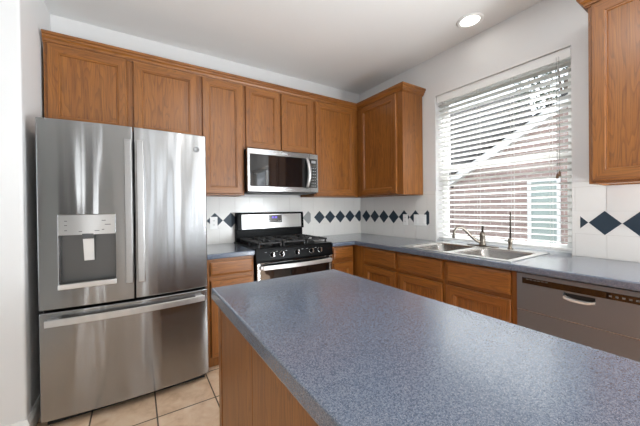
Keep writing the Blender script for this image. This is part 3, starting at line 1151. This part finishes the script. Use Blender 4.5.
# burners and grates
burners = [(-1.52, -.20), (-1.52, -.50), (-1.303, -.35), (-1.087, -.20), (-1.087, -.50)]
for x, y in burners:
    mb = MB().lathe([(.048, .921), (.048, .930), (.036, .934), (.034, .940), (.036, .941), (.034, .947), (0, .948)], (x, y, 0), seg=20)
    mb.build('burner', [IRON], ck)
for x0, x1 in ((GX0 + .03, -1.425), (-1.420, -1.186), (-1.181, GX1 - .03)):
    mb = MB()
    y0, y1 = -.605, -.105
    zt = .966
    b = .008
    for (a0, a1, c0, c1) in ((x0, x1, y0, y0 + 2 * b), (x0, x1, y1 - 2 * b, y1), (x0, x0 + 2 * b, y0, y1), (x1 - 2 * b, x1, y0, y1)):
        mb.box(a0, a1, c0, c1, zt - .016, zt - .001, 0, .003)
    xm = .5 * (x0 + x1)
    ym = .5 * (y0 + y1)
    mb.box(x0 + b, x1 - b, ym - b, ym + b, zt - .016, zt - .002, 0, .003)
    for yc in ((y0 + ym) / 2, (y1 + ym) / 2):
        for sgn in (-1, 1):
            mb.box(xm + sgn * .03, xm + sgn * ((x1 - x0) / 2 - b), yc - .006, yc + .006, zt - .014, zt + .002, 0, .002)
            mb.box(xm - .006, xm + .006, yc + sgn * .03, yc + sgn * ((y1 - y0) / 4 - .006), zt - .014, zt + .002, 0, .002)
    for xx in (x0 + .012, x1 - .012):
        for yy in (y0 + .012, y1 - .012, ym):
            mb.box(xx - .007, xx + .007, yy - .007, yy + .007, .9215, zt - .010, 0, .002)
    mb.build('grate', IRON, ck)

# ------------------------------------------------------------------ dishwasher
dw = thing('dishwasher', 'stainless dishwasher with black control strip and pocket handle', 'dishwasher', (-.33, -2.416, 0))
DY0, DY1 = -2.722, -2.110
MB().box(-.60, -.02, DY0 + .004, DY1 - .004, .02, CB - .002, 0).build('tub', GREY_DARK, dw)
MB().box(-.57, -.55, DY0 + .004, DY1 - .004, .0, .09, 0).build('kick_plate', BLACK_MATTE, dw)
mb = MB()
hy0, hy1, hz0, hz1 = -2.452, -2.328, .768, .803
mb.cells([DY0 + .002, hy0, hy1, DY1 - .002], [.66, hz0, hz1, .868], lambda u, v: not (hy0 < u < hy1 and hz0 < v < hz1), -.634, -.60, 'x')
mb.cells([DY0 + .002, DY1 - .002], [.10, .657], lambda u, v: True, -.632, -.60, 'x')
mb.box(-.6345, -.605, DY0 + .004, DY1 - .004, .6565, .6605, 1)
dd = mb.build('door', [STEEL_DARK, STEEL_FLAT], dw, bevel=.001)
mb = MB().box(-.6355, -.61, DY0 + .03, DY1 - .03, .812, .846, 0, .001)
for k in range(6):
    y = -2.16 - k * .018
    mb.box(-.6362, -.635, y - .012, y, .836, .840, 1)
for k in range(8):
    y = -2.50 - k * .022
    mb.box(-.6362, -.635, y - .010, y, .824, .832, 1)
mb.build('control_strip', [BLACK_GLASS, ICON], dd)
mb = MB()
mb.box(-.604, -.6005, hy0, hy1, hz0, hz1, 1)
segs = 12
for i in range(segs):          # curved bright lip along the lower edge of the pocket
    a, b = hy0 + (hy1 - hy0) * i / segs, hy0 + (hy1 - hy0) * (i + 1) / segs
    za, zb = [hz0 + .004 + .012 * abs(2 * s - 1) ** 3 for s in (i / segs, (i + 1) / segs)]
    mb.prism([(-.639, a, za - .010), (-.639, b, zb - .010), (-.639, b, zb), (-.639, a, za)], (.034, 0, 0), 0)
mb.build('handle', [simple('bright_lip', rgb(215, 213, 210), .25, .3), BLACK_MATTE], dd)

# ------------------------------------------------------------------ sink, tap and filtered-water tap
sk = thing('kitchen_sink', 'double-bowl stainless sink set in the countertop under the window', 'sink', (-.31, -1.63, CT))
rx0, rx1, ry0, ry1 = -.595, -.025, -2.065, -1.195
bowls = [(-.55, -.135, -1.605, -1.26), (-.55, -.135, -2.025, -1.655)]
mb = MB()
mb.cells(sorted({rx0, -.55, -.135, rx1}), sorted({ry0, ry1, -1.605, -1.26, -2.025, -1.655}),
         lambda u, v: not any(a < u < b and c < v < d for a, b, c, d in bowls), CT + .0005, CT + .0055, 'z')
mb.build('rim', simple('lightened_rim', rgb(226, 226, 225), .3, .85), sk, bevel=.002)  # rim steel lightened to stand in for the reflected window


def rrect(x0, x1, y0, y1, r, z, n=5):
    pts = []
    for cx, cy, a0 in ((x1 - r, y1 - r, 0), (x0 + r, y1 - r, 90), (x0 + r, y0 + r, 180), (x1 - r, y0 + r, 270)):
        for k in range(n + 1):
            a = math.radians(a0 + 90 * k / n)
            pts.append((cx + r * math.cos(a), cy + r * math.sin(a), z))
    return pts


for (x0, x1, y0, y1) in bowls:
    mb = MB()
    loops = []
    for ins, r, z in ((-.004, .03, CT + .0062), (.001, .045, CT + .004), (.004, .05, CT - .01), (.016, .055, CT - .15), (.04, .06, CT - .175), (.12, .06, CT - .18)):
        loops.append([mb.bm.verts.new(p) for p in rrect(x0 + ins, x1 - ins, y0 + ins, y1 - ins, r, z)])
    for a, b in zip(loops, loops[1:]):
        for k in range(len(a)):
            f = mb.bm.faces.new([a[k], a[(k + 1) % len(a)], b[(k + 1) % len(a)], b[k]])
            f.smooth = True
    f = mb.bm.faces.new(loops[-1])
    bw = mb.build('bowl', SINK_STEEL, sk)
    xc, yc = .5 * (x0 + x1), .5 * (y0 + y1)
    MB().lathe([(.045, 0), (.045, .003), (.036, .004), (.03, .001), (0, .001)], (xc, yc, CT - .18), seg=20).build('drain', NICKEL, bw)

ZS = CT + .0055
fc = thing('kitchen_faucet', 'brushed nickel faucet with curved spout on the sink deck', 'faucet', (-.072, -1.618, ZS))
mb = MB()
mb.prism([(p[0], p[1], ZS) for p in rrect(-.098, -.046, -1.745, -1.491, .025, 0, 6)], (0, 0, .008))
mb.build('base_plate', NICKEL, fc, bevel=.003)
mb = MB().lathe([(.027, ZS + .006), (.0265, ZS + .02), (.023, ZS + .03), (.022, ZS + .085), (.024, ZS + .092), (.022, ZS + .105), (.013, ZS + .118), (0, ZS + .12)], (-.072, -1.618, 0), seg=20)
mb.build('faucet_body', NICKEL, fc)
mb = MB().tube([(-.072, -1.618, ZS + .11), (-.071, -1.618, ZS + .14), (-.068, -1.620, ZS + .170)], [.009, .008, .010], 12)
mb.build('lever', BRONZE, fc)
a = Vector((-.080, -1.605, 0))
b = Vector((-.285, -1.495, 0))
prof = [(0, .035), (.12, .045), (.25, .066), (.40, .098), (.54, .132), (.66, .154), (.78, .160), (.89, .152), (.965, .130), (1.0, .098)]
pp = []
fine = []
for (s0, h0), (s1, h1) in zip(prof, prof[1:]):
    for k in range(3):
        q = k / 3
        fine.append((s0 + (s1 - s0) * q, h0 + (h1 - h0) * q))
fine.append(prof[-1])
for s, h in fine:
    p = a.lerp(b, s)
    pp.append((p.x, p.y, ZS + h))
mb = MB().tube(pp, [.0135 - .0035 * min(1, 1.3 * i / len(pp)) for i in range(len(pp))], 12)
mb.build('spout', NICKEL, fc)
mb = MB().lathe([(.0105, .0), (.0125, -.004), (.0125, -.022), (.010, -.024), (0, -.024)], (b.x, b.y, ZS + .096), seg=14)
mb.build('aerator', NICKEL, fc)

ft = thing('water_filter_tap', 'slim dark filtered-water tap standing right of the faucet', 'tap', (-.07, -1.828, ZS))
mb = MB().lathe([(.020, ZS + .0002), (.020, ZS + .006), (.014, ZS + .010), (.0125, ZS + .045), (.016, ZS + .05), (.016, ZS + .075), (.010, ZS + .085), (0, ZS + .086)], (-.07, -1.828, 0), seg=18)
mb.build('tap_base', NICKEL, ft)
mb = MB().tube([(-.07, -1.828, ZS + .08), (-.07, -1.829, ZS + .18), (-.071, -1.830, ZS + .26), (-.075, -1.832, ZS + .277), (-.084, -1.836, ZS + .284)], [.006, .0055, .005, .005, .005], 12)
mb.build('spout', BRONZE, ft)
mb = MB().tube([(-.08, -1.820, ZS + .062), (-.100, -1.803, ZS + .066)], [.005, .004], 8)
mb.build('lever', BRONZE, ft)

# ------------------------------------------------------------------ window blind
bl = thing('window_blind', 'white horizontal slatted blind hanging in the window above the sink', 'blind', (.05, -1.656, .935))
by0_, by1_ = WY0 + .006, WY1 - .006
MB().box(.022, .078, by0_, by1_, 2.292, WZ1 - .001, 0, .003).build('headrail', WHITE_TRIM, bl)
mb = MB().box(.016, .021, by0_, by1_, 2.272, WZ1 - .001, 0, .002)
mb.build('valance', WHITE_TRIM, bl)
NS = 28
zb0, zb1 = .965, 2.262
tilt = math.radians(13)
mb = MB()
for i in range(NS):
    z = zb0 + (zb1 - zb0) * (i + .6) / NS
    prof = []
    for k in range(5):
        s = -1 + k * .5
        u = .025 * s
        w = .0025 * (1 - s * s)
        prof.append((.05 + u * math.cos(tilt) + w * math.sin(tilt), z - u * math.sin(tilt) + w * math.cos(tilt)))
    up = [(x, by0_, zz + .0013) for x, zz in prof]
    dn = [(x, by0_, zz - .0013) for x, zz in prof][::-1]
    mb.prism(up + dn, (0, by1_ - by0_, 0))
mb.build('slats', SLAT, bl)
MB().box(.027, .073, by0_, by1_, .936, .954, 0, .004).build('bottom_rail', WHITE_TRIM, bl)
for y in (-1.274, -1.526, -1.797, -2.051):
    mb = MB()
    for x in (.0235, .0765):
        mb.tube([(x, y, .945), (x, y, 2.295)], .0011, 6)
    mb.build('ladder_cord', CORD, bl)
mb = MB()
mb.tube([(.012, -2.111, 2.30), (.0115, -2.112, 1.9), (.012, -2.112, 1.49)], .0013, 6)
mb.tube([(.012, -2.096, 2.30), (.0115, -2.098, 1.9), (.012, -2.098, 1.475)], .0013, 6)
lc = mb.build('lift_cord', GREY_MID, bl)
for y, z in ((-2.112, 1.46), (-2.098, 1.445)):
    MB().lathe([(.003, .036), (.006, .030), (.009, .006), (.007, 0), (0, 0)], (.012, y, z), seg=12).build('tassel', TASSEL, lc)

# ------------------------------------------------------------------ recessed ceiling lamps
def can_light(x, y, label, power=10):
    t = thing('recessed_light', label, 'ceiling light', (x, y, H))
    MB().lathe([(.072, -.0005), (.098, -.0005), (.098, -.006), (.088, -.010), (.074, -.007), (.070, -.002)], (x, y, H), seg=40).build('trim_ring', WHITE_TRIM, t)
    MB().lathe([(0, -.004), (.071, -.004), (.071, -.001), (0, -.001)], (x, y, H), seg=40).build('lens', LENS, t)
    d = bpy.data.lights.new('recessed_lamp', 'AREA')
    d.shape = 'DISK'
    d.size = .13
    d.energy = power
    d.color = (1, .97, .93)
    o = bpy.data.objects.new('recessed_lamp', d)
    COL.objects.link(o)
    o.location = (x, y, H - .012)


can_light(-.235, -1.62, 'round lit recessed ceiling light above the sink', .3)
can_light(-1.75, -2.35, 'added unseen recessed ceiling light over the middle of the island', 13)  # unseen lamp added to brighten counters and back wall
can_light(-1.0, -3.4, 'added unseen recessed ceiling light behind the viewer, on the right', 5)  # unseen lamp added as extra fill

# ------------------------------------------------------------------ outdoors, seen through the blind
struct(MB().box(.2, 16, -12, 12, -.5, -.35).build('ground', GRASS), 'lawn between the houses')
hs = thing('neighbour_house', 'brick gabled house with white window seen through the blind', 'house', (4.2, -3, -.35))
mb = MB()
HX = 3.5
zr = lambda y: 2.27 - .56 * (y - .04)
ys_ = [(.9, -.35), (.9, zr(.9)), (-3.2, zr(-3.2)), (-7.0, zr(-3.2) - .56 * 3.8), (-7.0, -.35)]
mb.prism([(HX, y, z) for y, z in ys_], (1.2, 0, 0))
mb.build('gable_wall', BRICK, hs)
mb = MB()
for (ya, yb) in ((1.25, -3.2), (-3.2, -7.3)):
    f = lambda y: zr(y) if y >= -3.2 else zr(-3.2) + .56 * (y + 3.2)
    mb.prism([(HX - .12, ya, f(ya) - .06), (HX - .12, yb, f(yb) - .06), (HX - .12, yb, f(yb) + .10), (HX - .12, ya, f(ya) + .10)], (.12, 0, 0), 0)
    mb.prism([(HX - .14, ya, f(ya) + .10), (HX - .14, yb, f(yb) + .10), (HX - .14, yb, f(yb) + .14), (HX - .14, ya, f(ya) + .14)], (2.0, 0, 0), 1)
mb.build('gable_roof', [HOUSE_TRIM, SHINGLE], hs)
mb = MB().cells([-1.02, -.97, -.60, -.54], [.35, .42, 1.02, 1.07, 1.66, 1.72], lambda u, v: not (-.97 < u < -.60 and (.42 < v < 1.02 or 1.07 < v < 1.66)), HX - .03, HX + .01, 'x')
wf = mb.build('window', HOUSE_TRIM, hs)
MB().box(HX - .015, HX + .005, -.98, -.59, .40, 1.70).build('pane', HOUSE_GLASS, wf)

h2 = thing('neighbour_house', 'low brick house with grey shingle roof behind the gabled one', 'house', (8, 5, -.35))
MB().box(5.9, 11, 2.2, 11, -.35, 2.2).build('wall', BRICK, h2)
MB().prism([(5.5, 1.9, 2.15), (9.6, 1.9, 5.4), (9.7, 1.9, 5.4), (11.4, 1.9, 2.15)], (0, 9.4, 0)).build('roof', SHINGLE, h2)


def tree(x, y, zc, r, label):
    t = thing('tree', label, 'tree', (x, y, -.35))
    mb = MB().tube([(x, y, -.35), (x + .05, y, zc * .5), (x, y + .05, zc)], [.16, .12, .06], 10)
    for k in range(6):
        a = k * 1.05
        mb.tube([(x, y, zc * .6 + .1 * k), (x + .6 * r * math.cos(a), y + .6 * r * math.sin(a), zc + .2 * math.sin(k))], [.05, .02], 6)
    mb.build('trunk', BARK, t)
    mb = MB()
    for k in range(1500):
        d = Vector((random.gauss(0, 1), random.gauss(0, 1), random.gauss(0, 1))).normalized() * r * random.uniform(.35, 1) ** .6
        c = Vector((x, y, zc)) + d * (1 + .25 * math.sin(5 * d.x) * math.cos(4 * d.y))
        u = Vector((random.gauss(0, 1), random.gauss(0, 1), random.gauss(0, .6))).normalized()
        v = u.orthogonal().normalized()
        s = random.uniform(.06, .12)
        mb.quad([c - u * s, c - v * s * .5, c + u * s, c + v * s * .5])
    mb.build('foliage', LEAF, t)


tree(8.0, .2, 4.9, 1.35, 'leafy tree above the neighbouring roof, top right of the window')
